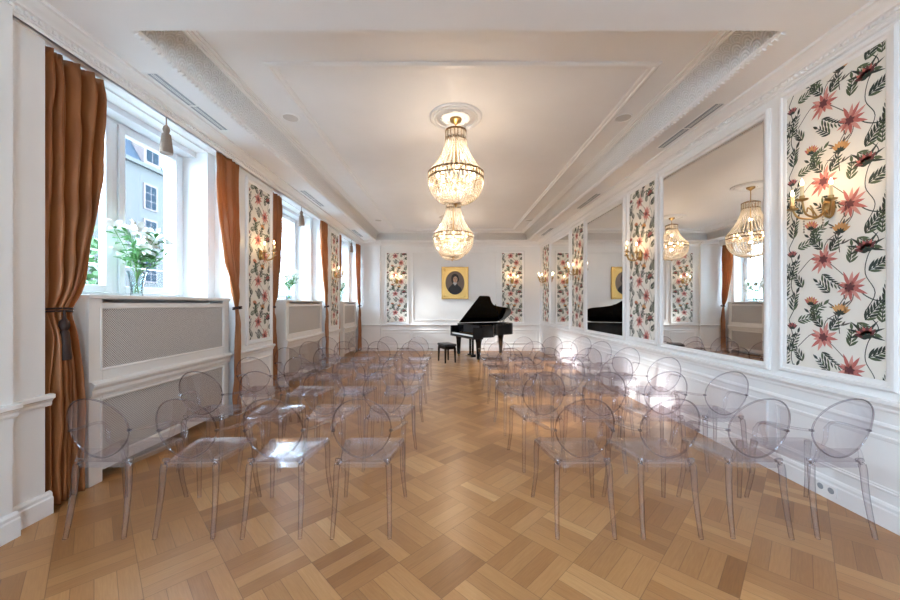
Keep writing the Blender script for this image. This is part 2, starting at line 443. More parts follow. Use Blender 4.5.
# ---------------------------------------------------------------- windows
def window(i, y0, y1):
    x = -3.66
    f = MB(); fw = .075; yc = (y0 + y1) / 2
    f.box(x - .05, x + .03, y0, y0 + fw, SILL, WTOP); f.box(x - .05, x + .03, y1 - fw, y1, SILL, WTOP)
    f.box(x - .05, x + .03, y0 + fw, y1 - fw, WTOP - fw, WTOP); f.box(x - .05, x + .03, y0 + fw, y1 - fw, SILL, SILL + fw)
    f.box(x - .05, x + .03, yc - .035, yc + .035, SILL + fw, WTOP - fw)
    o = f.build('window_%d' % i, PVC, bevel=.006); o['kind'] = 'structure'
    for a, b in ((y0 + fw + .003, yc - .038), (yc + .038, y1 - fw - .003)):
        s = MB(); z0, z1 = SILL + fw + .003, WTOP - fw - .003; t = .075
        s.box(x - .03, x + .05, a, a + t, z0, z1); s.box(x - .03, x + .05, b - t, b, z0, z1)
        s.box(x - .03, x + .05, a + t, b - t, z0, z0 + t); s.box(x - .03, x + .05, a + t, b - t, z1 - t, z1)
        so = s.build('window_sash', PVC, o, bevel=.006)
        MB().box(x, x + .012, a + t, b - t, z0 + t, z1 - t).build('pane', PANE, so)
    h = MB(); h.box(x + .05, x + .075, yc + .06, yc + .085, 2.35, 2.41); h.box(x + .075, x + .095, yc + .06, yc + .085, 2.26, 2.41)
    h.build('window_handle', SILVER, o)
    # outside guard bar
    g = MB(); g.sweep([(x - .22, y0, 2.15), (x - .22, y1, 2.15)], .008); g.sweep([(x - .22, y0, 2.0), (x - .22, y1, 2.0)], .005)
    g.build('guard_rail', SILVER, o)
    # roller box under the lintel
    k = MB().box(-3.62, -3.46, y0, y1, WTOP - .05, WTOP + .03); k.build('roller_box', PVC, o)
    portal(y0, y1, SILL, WTOP)
for i, (n0, n1, a, b) in enumerate(ally):
    window(i + 1, a, b)
for i, (a, b) in enumerate(((-1.7, -.7), (.7, 1.7))):  # unseen back-wall windows, added to brighten the near end of the room
    f = MB(); yy0, yy1 = YB - .14, YB - .06
    f.box(a, a + .09, yy0, yy1, .9, 3.3); f.box(b - .09, b, yy0, yy1, .9, 3.3); f.box((a + b) / 2 - .06, (a + b) / 2 + .06, yy0, yy1, .99, 3.21)
    f.box(a + .09, b - .09, yy0, yy1, .9, .99); f.box(a + .09, b - .09, yy0, yy1, 3.21, 3.3)
    o = f.build('window_%d' % (i + 5), PVC); o['kind'] = 'structure'
    MB().box(a + .09, (a + b) / 2 - .06, YB - .11, YB - .10, .99, 3.21).build('pane', PANE, o)
    MB().box((a + b) / 2 + .06, b - .09, YB - .11, YB - .10, .99, 3.21).build('pane', PANE, o)
    l = bpy.data.lights.new('window_portal', 'AREA'); l.shape = 'RECTANGLE'; l.size = 1.0; l.size_y = 2.4; l.cycles.is_portal = True
    o = bpy.data.objects.new('window_portal', l); C.objects.link(o); o.location = ((a + b) / 2, YB - .19, 2.1); o.rotation_euler = Vector((0, 1, 0)).to_track_quat('-Z', 'Y').to_euler()

# radiator covers with sill boards
def radiator(y0, y1, label):
    x0, x1 = -3.29, -3.04
    t = thing('radiator_cover', label, 'radiator cover', ((x0 + x1) / 2, (y0 + y1) / 2, 0), 0, 'radiator covers under the windows')
    ox, oy = t.location.x, t.location.y
    def P(m): m.v = [(a - ox, b - oy, c_) for a, b, c_ in m.v]; return m
    s = .12
    for a in (y0, y1 - .02):
        m = MB(); m.box(x0, x1 - .03, a, a + .02, .02, 1.60); P(m).build('side_panel', CREAM, t)
    m = MB(); F0, F1 = x1 - .03, x1
    for a, b in ((y0, y0 + s), (y1 - s, y1)): m.box(F0, F1, a, b, 0, 1.60)
    m.box(F0, F1, y0 + s, y1 - s, 1.51, 1.565); m.box(F0, F1, y0 + s, y1 - s, .71, .99); m.box(F0, F1, y0 + s, y1 - s, .10, .20)
    P(m).build('front_frame', CREAM, t, bevel=.003)
    m = MB(); m.prism([(0, .76), (.02, .76), (.03, .79), (.03, .82), (.05, .85), (.05, .87), (.02, .89), (0, .89)], y0, y1, along_y(x1, 1))
    P(m).build('dado_rail', CREAM, t)
    for a, b in ((.99, 1.51), (.20, .71)):
        m = MB(); m.box(F0 + .005, F0 + .015, y0 + s, y1 - s, a, b); P(m).build('screen', PERF, t)
        m = MB(); frame_rect(m, lambda p, q, d: (x1 + d, p, q), y0 + s - .02, y1 - s + .02, a - .02, b + .02, .02, .008); P(m).build('screen_moulding', CREAM, t)
    m = MB(); m.box(-3.64, x1 + .02, y0 - .01, y1 + .01, 1.60, 1.635)
    P(m).build('sill_board', CREAM, t, bevel=.006)
radiator(2.995, 4.90, 'white grille radiator cover under the nearest window, behind the front chairs')
radiator(6.62, 8.50, 'white grille radiator cover under the middle window')
radiator(10.22, 11.58, 'white grille radiator cover under the window nearest the far wall')

# ---------------------------------------------------------------- wallpaper panels
WP = [mat('wallpaper_cream', (.84, .81, .74), .6), mat('print_dark_green', (.03, .045, .035), .6), mat('print_green', (.09, .125, .065), .6),
      mat('print_pink', (.52, .15, .13), .6), mat('print_light_pink', (.66, .30, .25), .6), mat('print_wine', (.16, .045, .05), .6),
      mat('print_orange', (.62, .32, .12), .6), mat('print_twig', (.10, .09, .075), .6)]
TW, TH = .74, .632
def motif():
    """list of (polygon, material, layer) in tile space"""
    rnd = random.Random(3); L = []
    def leaf(x, y, ang, ln, wd, mi, lay=1):
        ca, sa = math.cos(ang), math.sin(ang); pts = []
        for t, w_ in ((0, 0), (.25, .8), (.5, 1), (.75, .65), (1, 0), (.75, -.65), (.5, -1), (.25, -.8)):
            px, py = t * ln, w_ * wd * .5
            pts.append((x + px * ca - py * sa, y + px * sa + py * ca))
        L.append((pts, mi, lay))
    def stem(pts, wd, mi=7):
        Q = smoothpath([(p[0], p[1], 0) for p in pts], 5)
        for a, b in zip(Q, Q[1:]):
            d = (b - a).normalized(); n = Vector((-d.y, d.x, 0)) * wd / 2
            L.append(([tuple((a - n)[:2]), tuple((b - n)[:2]), tuple((b + n)[:2]), tuple((a + n)[:2])], mi, 0))
        return Q
    def star(x, y, r, mi, mj, n=13):
        for k in range(n):
            a = 2 * PI * k / n + rnd.uniform(-.15, .15); leaf(x, y, a, r * rnd.uniform(.7, 1.35), r * .27, (mi, mj)[k % 2], 2)
        for k in range(6): leaf(x, y, 2 * PI * k / 6 + .3, r * .38, r * .22, 5, 3)
    def bud(x, y, r, ang, mi, mj):
        for k in range(7):
            a = ang + (k - 3) * .33; leaf(x - r * .5 * math.cos(ang), y - r * .5 * math.sin(ang), a, r * 1.15, r * .42, (mi, mj)[k % 2], 2)
        for k in range(5):
            a = ang + (k - 2) * .6; leaf(x - r * .6 * math.cos(ang), y - r * .6 * math.sin(ang), a, r * .6, r * .26, 1, 3)
    def spray(x, y, ang, n, ln, mi=1, step=.031, size=.07):
        px, py = x, y; n += 1
        for k in range(n):
            q = size * (1 - .45 * k / n)
            leaf(px, py, ang + .62, q, q * .25, mi, 1); leaf(px, py, ang - .62, q, q * .25, mi if k % 2 else 2, 1)
            px += step * math.cos(ang); py += step * math.sin(ang); ang += ln
        leaf(px, py, ang, size * .8, size * .3, mi, 1)
        stem([(x, y), ((x + px) / 2, (y + py) / 2), (px, py)], .006, 1)
    # winding main stems
    stem([(.10, -.10), (.22, .02), (.31, .0), (.42, -.10), (.50, -.20), (.52, -.32), (.44, -.42), (.33, -.50), (.31, -.63)], .006)
    stem([(.60, -.42), (.66, -.28), (.60, -.14), (.62, 0), (.68, .10), (.60, .21)], .006, 1)
    stem([(.52, -.20), (.60, -.30), (.70, -.34), (.80, -.28)], .008, 1)
    stem([(.02, -.5), (.08, -.36), (.04, -.2), (.06, -.05), (.02, .13)], .007, 1)
    # twiggy branch
    for x, y, a in ((.42, .18, 2.0), (.42, .18, 1.2), (.40, .24, 2.5), (.45, .25, .7), (.41, .14, 2.9), (.44, .10, .4), (.47, .30, 1.3)):
        leaf(x, y, a, .08, .012, 7); leaf(x, y, a + .5, .05, .014, 7)
    stem([(.43, .04), (.42, .14), (.42, .24), (.47, .33)], .007)
    star(.31, 0, .105, 3, 4); star(.50, -.235, .10, 3, 4)
    bud(.60, .06, .075, 1.9, 5, 3); bud(.44, -.40, .07, 1.4, 6, 6); bud(.215, -.335, .062, 1.4, 3, 6)
    bud(.05, .08, .05, 1.6, 5, 3)
    for a in (.4, .9, 2.4, 2.9, 3.5, -.3): leaf(.60, .05, a, .13, .018, 1, 1)
    spray(.10, .12, .35, 4, -.05, 2); spray(.02, -.15, 1.0, 5, .05, 1); spray(.30, -.12, -.9, 5, .1, 1)
    spray(.20, -.42, .2, 3, .15, 2, size=.08); spray(.62, -.12, .5, 5, .02, 1, size=.085); spray(.60, -.48, .9, 6, .02, 1, size=.08)
    spray(.50, -.05, 1.3, 3, .1, 2, size=.075); spray(.30, -.55, 2.2, 4, .05, 1, size=.07); spray(.70, .14, 1.5, 4, .0, 2)
    spray(.14, -.22, 2.0, 3, .1, 1, size=.075); spray(.36, .06, .9, 3, .1, 1, size=.08); spray(.55, -.50, -.8, 3, .1, 2, size=.08); spray(.25, .14, 1.6, 3, .1, 1, size=.07); spray(.06, -.42, 1.6, 4, -.1, 1, size=.08); spray(.36, -.27, 2.4, 3, .0, 1); spray(.72, -.30, 1.2, 4, .1, 1, size=.06)
    return L
MOT = motif()
def wallpaper_mesh(wd, z0, z1, off, zref):
    """local: x across 0..wd, z up, y=0 plane facing -y"""
    bm = bmesh.new(); layer_eps = [.0012, .0016, .0020, .0024]
    nk = int((z1 - z0) / TH) + 3; nx = int(wd / TW) + 3
    for i in range(-1, nx):
        for k in range(-2, nk):
            ox = i * TW - off; oz = zref - k * TH
            for pts, mi, lay in MOT:
                P = [(ox + a, oz + b) for a, b in pts]
                if max(p[0] for p in P) < 0 or min(p[0] for p in P) > wd or max(p[1] for p in P) < z0 or min(p[1] for p in P) > z1: continue
                vs = [bm.verts.new((a, -layer_eps[lay], b)) for a, b in P]
                try: f = bm.faces.new(vs); f.material_index = mi
                except ValueError: pass
    for co, no in (((0, 0, 0), (-1, 0, 0)), ((wd, 0, 0), (1, 0, 0)), ((0, 0, z0), (0, 0, -1)), ((0, 0, z1), (0, 0, 1))):
        bmesh.ops.bisect_plane(bm, geom=bm.verts[:] + bm.edges[:] + bm.faces[:], dist=1e-5, plane_co=co, plane_no=no, clear_outer=True)
    for f in bm.faces:
        f.normal_update()
        if f.normal.y > 0: f.normal_flip()
    b = [(0, 0, z0), (wd, 0, z0), (wd, 0, z1), (0, 0, z1)]
    back = [(a, .008, c_) for a, _, c_ in b]
    vs = [bm.verts.new(p) for p in b + back]
    for q in ((0, 1, 2, 3), (7, 6, 5, 4), (0, 4, 5, 1), (1, 5, 6, 2), (2, 6, 7, 3), (3, 7, 4, 0)):
        f = bm.faces.new([vs[i] for i in q]); f.material_index = 0
    me = bpy.data.meshes.new('wallpaper'); bm.to_mesh(me); bm.free()
    for m_ in WP: me.materials.append(m_)
    return me
def panel(loc, rz, wd, z0, z1, off, label, me=None, group='floral wallpaper panels'):
    """loc = lower left corner as seen from the room (z=0), facing local -y"""
    t = thing('wallpaper_panel', label, 'wallpaper panel', loc, rz, group)
    me = me or wallpaper_mesh(wd, z0, z1, off, 3.18)
    o = bpy.data.objects.new('wallpaper', me); C.objects.link(o); o.parent = t; o.location = (0, -.010, 0)
    m = MB(); frame_rect(m, lambda a, b, d: (a, -d, b), -.075, wd + .075, z0 - .075, z1 + .075, .075, .028)
    m.build('moulding', PLASTER, t)
    return me
# right wall: local +x must run towards the camera (-Y) => rz = -90deg
me = None
lr = ['floral wallpaper panel on the right wall nearest the camera', 'floral wallpaper panel on the right wall between the first and second mirrors',
      'floral wallpaper panel on the right wall between the second and third mirrors', 'narrow looking floral wallpaper panel on the right wall beside the far corner']
for k in range(4):
    me = panel((XR - .002, 3.19 + 2.78 * k if k < 3 else 11.50, 0), R(-90), .72, 1.02, 3.39, 0.0, lr[k], me)
# left piers: local +x runs away (+Y) => rz = +90
me = None
for y0, lb in ((5.25, 'floral wallpaper strip on the left pier between the first and second windows'), (8.87, 'floral wallpaper strip on the left pier between the second and third windows')):
    me = panel((XL + .002, y0, 0), R(90), .60, 1.02, 3.36, .06, lb, me)
me = None
for x0, lb in ((-2.08, 'floral wallpaper panel on the far wall left of the portrait'), (1.78, 'floral wallpaper panel on the far wall right of the piano')):
    me = panel((x0, YF - .002, 0), 0, .67, .97, 3.27, .03, lb, me)

# ---------------------------------------------------------------- mirrors
ml = ['largest looking wall mirror, nearest the camera on the right wall', 'middle wall mirror on the right wall reflecting the portrait and piano lid', 'wall mirror on the right wall closest to the far corner']
for k in range(3):
    y0 = 3.43 + 2.78 * k; y1 = y0 + 1.60
    t = thing('wall_mirror', ml[k], 'mirror', (XR, (y0 + y1) / 2, 1.0), 0, 'tall mirrors on the right wall'); h = (y1 - y0) / 2
    m = MB(); m.box(-.012, 0, -h, h, 0, 2.34); m.build('mirror_glass', MIRROR, t)
    m = MB(); frame_rect(m, lambda a, b, d: (-d, a, b), -h - .07, h + .07, -.07, 2.41, .07, .035); m.build('frame', PLASTER, t)
m = MB()

# ---------------------------------------------------------------- curtains
def curtain(y0, y1, side, label, tie=1.50, x=-3.07, low=(0, .2), amp=.035, seed=0):
    """side=-1: tied back towards y0, +1: towards y1; low = y-range of the cloth below the tie"""
    rnd = random.Random(seed); nz, ny = 60, 90; vs = []; fs = []
    ph = rnd.uniform(0, 6)
    zt = 3.488
    for i in range(nz + 1):
        z = zt - (zt - .03) * i / nz
        if z > tie:
            t = (zt - z) / (zt - tie); s = t ** 2.2
            a = y0 + (low[0] + .03 - y0) * s; b = y1 + (low[1] - .04 - y1) * s
        else:
            t = (tie - z) / tie; s = min(1, t * 2.4); s = s * s * (3 - 2 * s)
            a = low[0] + .03 * (1 - s); b = low[1] - .04 * (1 - s)
        pinch = math.exp(-((z - tie) / .12) ** 2)
        gather = math.exp(-((zt - z) / .10) ** 2)
        for k in range(ny + 1):
            u = k / ny
            yy = a + (b - a) * u
            A = amp * (1 - .45 * pinch) * (1 - .35 * gather)
            w_ = A * (math.sin(u * 2 * PI * 5 + ph + .5 * math.sin(z * 1.4 + ph)) + .45 * math.sin(u * 2 * PI * 9 + 2 * ph + z * .6)) + .3 * gather * amp * math.sin(u * 2 * PI * 24)
            w_ += .022 * noise.noise((u * 5, z * 2.0, seed)) + .010 * noise.noise((u * 12, z * 5.0, seed + 9))
            sag = .02 * math.sin(min(1, max(0, (zt - z) / (zt - tie))) * PI)
            vs.append((x + w_ + .02 * math.sin(u * PI) * (1 - pinch) + sag * 0, yy + .25 * w_, z))
    for i in range(nz):
        for k in range(ny):
            a = i * (ny + 1) + k; fs.append((a, a + 1, a + ny + 2, a + ny + 1))
    yc = (low[0] + low[1]) / 2
    t = thing('curtain', label, 'curtain', (x, yc, 0), 0, 'copper silk curtains')
    m = MB(); m.v = [(p[0] - x, p[1] - yc, p[2]) for p in vs]; m.f = fs; m.mi = [0] * len(fs)
    o = m.build('cloth', SILK, t, smooth=180)
    md = o.modifiers.new('thick', 'SOLIDIFY'); md.thickness = .004
    # tie-back cord and tassel
    hw = (low[1] - low[0]) / 2
    m = MB()
    for dz in (.010, -.010):
        m.sweep([(.055 * math.cos(a), (hw - .005) * math.sin(a), tie + dz + .01 * math.cos(a)) for a in [2 * PI * q / 16 for q in range(16)]], .009, 6, closed=True)
    m.build('tieback_cord', DARKSILK, t, smooth=True)
    if side > 0 or y0 > 4: return t
    m = MB(); m.lathe([(.008, tie), (.012, tie - .06), (.03, tie - .08), (.034, tie - .12), (.02, tie - .15), (.03, tie - .17), (.042, tie - .36), (.04, tie - .38)], 14, (.075, 0, 0))
    m.build('tieback_tassel', DARKSILK, t, smooth=True)
    return t
curtain(2.64, 3.12, -1, 'copper silk curtain at the left edge, tied back beside the near white pier', x=-3.06, low=(2.63, 2.88), amp=.062, seed=1)
curtain(4.50, 4.985, 1, 'copper silk curtain right of the nearest window, beside the first floral pier', low=(4.885, 4.99), seed=2, x=-2.945, amp=.02)
curtain(6.03, 6.50, -1, 'copper silk curtain left of the middle window', low=(6.01, 6.24), seed=3, amp=.035)
curtain(8.15, 8.58, 1, 'copper silk curtain right of the middle window', low=(8.50, 8.60), seed=4, x=-2.945, amp=.02)
curtain(9.64, 10.05, -1, 'copper silk curtain left of the farthest window', low=(9.62, 9.84), seed=5, amp=.03)
curtain(11.30, 11.74, 1, 'copper silk curtain right of the farthest window, against the far corner', low=(11.62, 11.76), seed=6, x=-2.945, amp=.02)

# tassels hanging at window heads
for yy, lb in ((3.68, 'taupe tassel hanging from the cornice over the nearest window'), (7.05, 'taupe tassel hanging over the middle window'), (10.65, 'taupe tassel hanging over the farthest window')):
    t = thing('tassel', lb, 'tassel', (XL + .04, yy, 3.50), 0, 'taupe tassels over the windows')
    m = MB(); m.sweep([(0, 0, 0), (0, 0, -.14)], .006); m.build('cord', TASSEL, t)
    m = MB(); m.lathe([(.008, -.09), (.026, -.11), (.033, -.14), (.022, -.175), (.040, -.19), (.058, -.35), (.056, -.385), (.001, -.375)], 18); m.build('skirt', TASSEL, t, smooth=True)

# ---------------------------------------------------------------- vases with lilies
def bouquet(y, sc, lv, lb, seed):
    rnd = random.Random(seed); x = -3.36; z = 1.636
    t = thing('glass_vase', lv, 'vase', (x, y, z), 0, 'glass vases on the sills')
    H = .27
    m = MB(); m.lathe([(0.001, 0), (.05, 0), (.055, .01), (.052, .05), (.060, .16), (.085, H), (.081, H), (.055, .16), (.045, .06), (.04, .03), (.001, .03)], 24, cap=False)
    m.build('vase', VASEG, t, smooth=True); t.children[0].name = 'vase_body'
    m = MB(); m.lathe([(.001, .032), (.041, .032), (.05, .10), (.05, .15), (.001, .15)], 20, cap=False); m.build('water', VASEG, t, smooth=True)
    f = thing('lily_bouquet', lb, 'flowers', (x, y, z + .04), 0, 'white lily bouquets')
    st = MB(); lf = MB(); tips = []
    for k in range(20):
        a = rnd.uniform(0, 2 * PI); rr = rnd.uniform(.10, .46) * sc; hh = (.36 + rnd.uniform(.05, .34)) * sc
        ex, ey = math.cos(a) * rr * .45, math.sin(a) * rr
        P = smoothpath([(-ex * .1, -ey * .1, 0), (ex * .1, ey * .1, .2), (ex * .5, ey * .5, hh * .7), (ex, ey, hh)], 5)
        st.sweep(P, .0035, 5); tips.append(P[-1])
        for j in range(11):
            p = P[int(len(P) * rnd.uniform(.5, .98))]; an = rnd.uniform(0, 2 * PI); ln = rnd.uniform(.07, .14) * sc; d = Vector((math.cos(an), math.sin(an), rnd.uniform(-.2, .7))).normalized()
            s = d.cross(Vector((0, 0, 1))).normalized() * ln * .17; q = p + d * ln; mid = p + d * ln * .5 + Vector((0, 0, ln * .1))
            lf.add([p, mid + s, q, mid - s], [(0, 1, 2, 3)])
    st.build('stems', STEM, f); lf.build('leaves', GREEN, f)
    for k in range(13):
        p = tips[k] + Vector((0, 0, .01)); m = MB(); tilt = Vector((rnd.uniform(.0, 1), rnd.uniform(-1, 1), rnd.uniform(.1, .9))).normalized()
        q = tilt.to_track_quat('Z', 'Y')
        for j in range(6):
            a = 2 * PI * j / 6; L = .11 * sc; row = []
            for u, w_, h_ in ((0, .2, 0), (.35, .8, .35), (.7, .9, .55), (1, .1, .55)):
                for sg in (-1, 1):
                    v = Vector((math.cos(a) * L * u - math.sin(a) * sg * w_ * .03, math.sin(a) * L * u + math.cos(a) * sg * w_ * .03, h_ * L)); row.append(p + q @ v)
            m.add(row, [(0, 2, 3, 1), (2, 4, 5, 3), (4, 6, 7, 5)])
        m.build('lily_blossom', PETAL, f)
bouquet(3.82, 1.0, 'clear glass vase on the sill of the nearest window', 'large white lily bouquet in the nearest window', 11)
bouquet(7.45, .85, 'clear glass vase on the sill of the middle window', 'white lily bouquet in the middle window', 12)
bouquet(10.95, .85, 'clear glass vase on the sill of the farthest window', 'green leafy bouquet in the farthest window', 13)

# ---------------------------------------------------------------- sconces
def sconce(loc, rz, label):
    """faces local -y, mounted on plane y=0; origin on wall"""
    t = thing('candle_sconce', label, 'sconce', loc, rz, 'brass candle sconces')
    m = MB(); m.lathe([(.001, -.045), (.015, -.04), (.02, -.028), (.04, -.022), (.045, 0)], 16, ax='y')
    m.v = [(a, b, c_ * 1.9) for a, b, c_ in m.v]; m.build('backplate', BRASS, t, smooth=True)
    for dx, dy, dz in ((-.15, -.15, .02), (0, -.22, .06), (.15, -.15, .02)):
        m = MB(); P = smoothpath([(0, -.03, -.02), (dx * .35, dy * .4, -.07), (dx * .8, dy * .85, -.05), (dx, dy, dz)], 6)
        m.sweep(P, .0075, 8)
        m.sweep(smoothpath([(dx * .4, dy * .45, -.07), (dx * .3, dy * .6, -.02), (dx * .45, dy * .7, .02), (dx * .6, dy * .6, -.01)], 4), .005, 6)
        m.lathe([(.006, dz - .01), (.034, dz), (.038, dz + .01), (.014, dz + .012), (.018, dz + .03), (.016, dz + .035)], 14, (dx, dy, 0))
        a = m.build('arm', BRASS, t, smooth=True)
        m = MB(); m.lathe([(.012, dz + .03), (.012, dz + .115)], 12, (dx, dy, 0)); m.build('candle', CANDLE, a, smooth=True)
        m = MB(); m.lathe([(.004, dz + .112), (.010, dz + .125), (.011, dz + .138), (.006, dz + .157), (.001, dz + .17)], 12, (dx, dy, 0)); m.build('flame_bulb', BULB, a, smooth=True)
    for i in range(2):
        m = MB(); sx = (-.075, .075)[i]
        for j in range(5): m.ball((sx, -.13, -.09 - j * .022), (.007, .007, .010), 6, 4)
        m.build('crystal_drop', CRYSTAL, t)
    l = bpy.data.lights.new('sconce_light', 'POINT'); l.energy = 4.5; l.color = (1, .66, .34); l.shadow_soft_size = .012
    o = bpy.data.objects.new('sconce_light', l); C.objects.link(o); o.parent = t; o.location = (0, -.22, .21)
zs = 2.32
for yy, lb in ((2.83, 'brass candle sconce on the nearest floral panel of the right wall'), (5.61, 'brass candle sconce between the first and second mirrors'),
               (8.39, 'brass candle sconce between the second and third mirrors'), (11.14, 'brass candle sconce on the right wall at the far corner')):
    sconce((XR - .016, yy, zs), R(-90), lb)
for yy, lb in ((5.55, 'brass candle sconce on the first pier of the left wall'), (9.17, 'brass candle sconce on the second pier of the left wall')):
    sconce((XL + .016, yy, zs), R(90), lb)
for xx, lb in ((-1.745, 'brass candle sconce on the far wall left of the portrait'), (2.115, 'brass candle sconce on the far wall right of the portrait')):
    sconce((xx, YF - .016, zs), 0, lb)

# ---------------------------------------------------------------- chandeliers and medallions
def chandelier(x, y, Rr, zc, zr, zb, label, power):
    """Rr ring radius, zc crown top, zr ring centre, zb bottom"""
    t = thing('chandelier', label, 'chandelier', (x, y, ZT), 0, 'crystal chandeliers'); o = ZT
    rc = Rr * .37
    m = MB(); m.lathe([(.001, -.022), (.075, -.024), (.07, -.05), (.03, -.075), (.012, -.09), (.001, -.09)], 20, cap=False)
    m.build('ceiling_canopy', BRASS, t, smooth=True)
    m = MB(); n = 8; z = zc - o
    m.sweep([(0, 0, -.085), (0, 0, z + .0)], .008)
    for k in range(3):
        a = 2 * PI * k / 3; m.sweep([(0, 0, z + .05), (rc * math.cos(a), rc * math.sin(a), z)], .005, 6)
    m.sweep([(0, 0, z), (0, 0, zb - o + .05)], .010)
    for k in range(8):
        a = 2 * PI * k / 8; m.sweep([(0, 0, zr - o - .05), (Rr * math.cos(a), Rr * math.sin(a), zr - o)], .005, 6)
    m.build('stem', BRASS, t)
    def band(name, r, z0, h, nseg):
        m = MB()
        for zz in (z0, z0 + h):
            m.lathe([(r - .006, zz - .009), (r + .008, zz - .009), (r + .008, zz + .009), (r - .006, zz + .009), (r - .006, zz - .009)], 48, cap=False)
        for k in range(nseg):
            a = 2 * PI * k / nseg; c_, s_ = math.cos(a), math.sin(a)
            m.sweep([(r * c_, r * s_, z0), (r * c_, r * s_, z0 + h)], .0055, 5)
        b = m.build(name, BRONZE, t, smooth=True)
        m = MB()
        for k in range(nseg):
            a = 2 * PI * (k + .5) / nseg; c_, s_ = math.cos(a), math.sin(a); w_ = PI * r / nseg * .72
            vs = []
            for dd in (-.003, .008):
                for sx, sz in ((-1, 0), (1, 0), (1, 1), (-1, 1)):
                    rr = r + dd; q = w_ * (sx if dd < 0 else sx * .6); zz = z0 + .012 + (h - .024) * (sz if dd < 0 else (.2 + .6 * sz))
                    vs.append((rr * c_ - q * s_, rr * s_ + q * c_, zz))
            m.add(vs, [(3, 2, 1, 0), (4, 5, 6, 7), (0, 1, 5, 4), (1, 2, 6, 5), (2, 3, 7, 6), (3, 0, 4, 7)])
        m.build('crystal_plaques', CRYSTAL, b)
    band('crown_band', rc, zc - o - .12, .11, 18); band('ring_band', Rr, zr - o - .035, .07, 40)
    def beads(name, f, ns, nb, sz, skip=1):
        m = MB()
        for k in range(ns):
            a = 2 * PI * k / ns; c_, s_ = math.cos(a), math.sin(a)
            for j in range(nb):
                u = j / (nb - 1); r, z = f(u)
                if r < .05 and k % 3: continue
                m.ball((r * c_, r * s_, z), (sz, sz, sz * 1.35), 5, 4)
        b = m.build(name, CRYSTAL, t); b['kind'] = 'stuff'
    zc0 = zc - o - .12; zr0 = zr - o - .035; zb0 = zb - o + .05
    beads('tent_strands', lambda u: (rc + (Rr - rc) * (u ** 1.7), zc0 + (zr0 + .07 - zc0) * u), 34, 22, .0105)
    beads('bowl_strands', lambda u: (Rr * math.cos(u * PI / 2 * .94) ** .85, zr0 - (zr0 - zb0) * math.sin(u * PI / 2)), 44, 18, .0115)
    beads('fringe', lambda u: (rc + .004, zc0 - .10 * u), 26, 5, .009)
    beads('inner_strands', lambda u: (Rr * .62 * math.cos(u * PI / 2 * .9), zr0 + .02 - (zr0 - zb0) * .72 * math.sin(u * PI / 2)), 24, 9, .012)
    m = MB(); m.lathe([(.001, zb0 + .03), (.045, zb0 + .02), (.055, zb0 + .005), (.03, zb0 - .012), (.012, zb0 - .02), (.018, zb0 - .035), (.001, zb0 - .05)], 16, cap=False); m.build('finial', BRASS, t, smooth=True)
    for k in range(8):
        a = 2 * PI * k / 8; r = Rr * .66; m = MB()
        m.lathe([(.004, 0), (.016, .02), (.018, .04), (.009, .07), (.001, .09)], 10, (r * math.cos(a), r * math.sin(a), zr0 + .02)); m.build('candle_bulb', BULB, t, smooth=True)
    for zz, e in ((zr0 + .10, .45), (zr0 - .08, .35), ((zc0 + zr0) / 2 + .08, .2)):
        l = bpy.data.lights.new('chandelier_light', 'POINT'); l.energy = power * e; l.color = (1, .80, .62); l.shadow_soft_size = .025
        q = bpy.data.objects.new('chandelier_light', l); C.objects.link(q); q.parent = t; q.location = (0, 0, zz)
def medallion(x, y, label):
    m = MB(); m.lathe([(.33, 0), (.33, -.012), (.315, -.022), (.30, -.014), (.28, -.012), (.27, -.024), (.255, -.024), (.245, -.012), (.20, -.014), (.12, -.022), (.11, -.012), (.08, -.018), (.001, -.02)], 48, cap=False)
    for k in range(24):
        a = 2 * PI * k / 24; m.ball((.18 * math.cos(a), .18 * math.sin(a), -.015), (.022, .022, .008), 8, 4)
    o = m.build('ceiling_medallion', PLASTER, smooth=True, loc=(x, y, ZT)); tag(o, label, 'ceiling medallion', 'ceiling medallions')
for (y, Rr, zc, zr, zb, lc, lm, pw) in (
    (4.46, .345, 3.73, 3.15, 2.77, 'crystal basket chandelier nearest the camera, hung highest in the frame', 'round plaster medallion above the nearest chandelier', 26),
    (7.05, .395, 3.57, 2.90, 2.45, 'crystal basket chandelier in the middle of the ceiling, hung lowest', 'round plaster medallion above the middle chandelier', 26),
    (9.55, .385, 3.68, 3.13, 2.71, 'crystal basket chandelier closest to the piano, seen in the nearest mirror', 'round plaster medallion above the chandelier closest to the piano', 26)):
    medallion(.085, y, lm); chandelier(.085, y, Rr, zc, zr, zb, lc, pw)

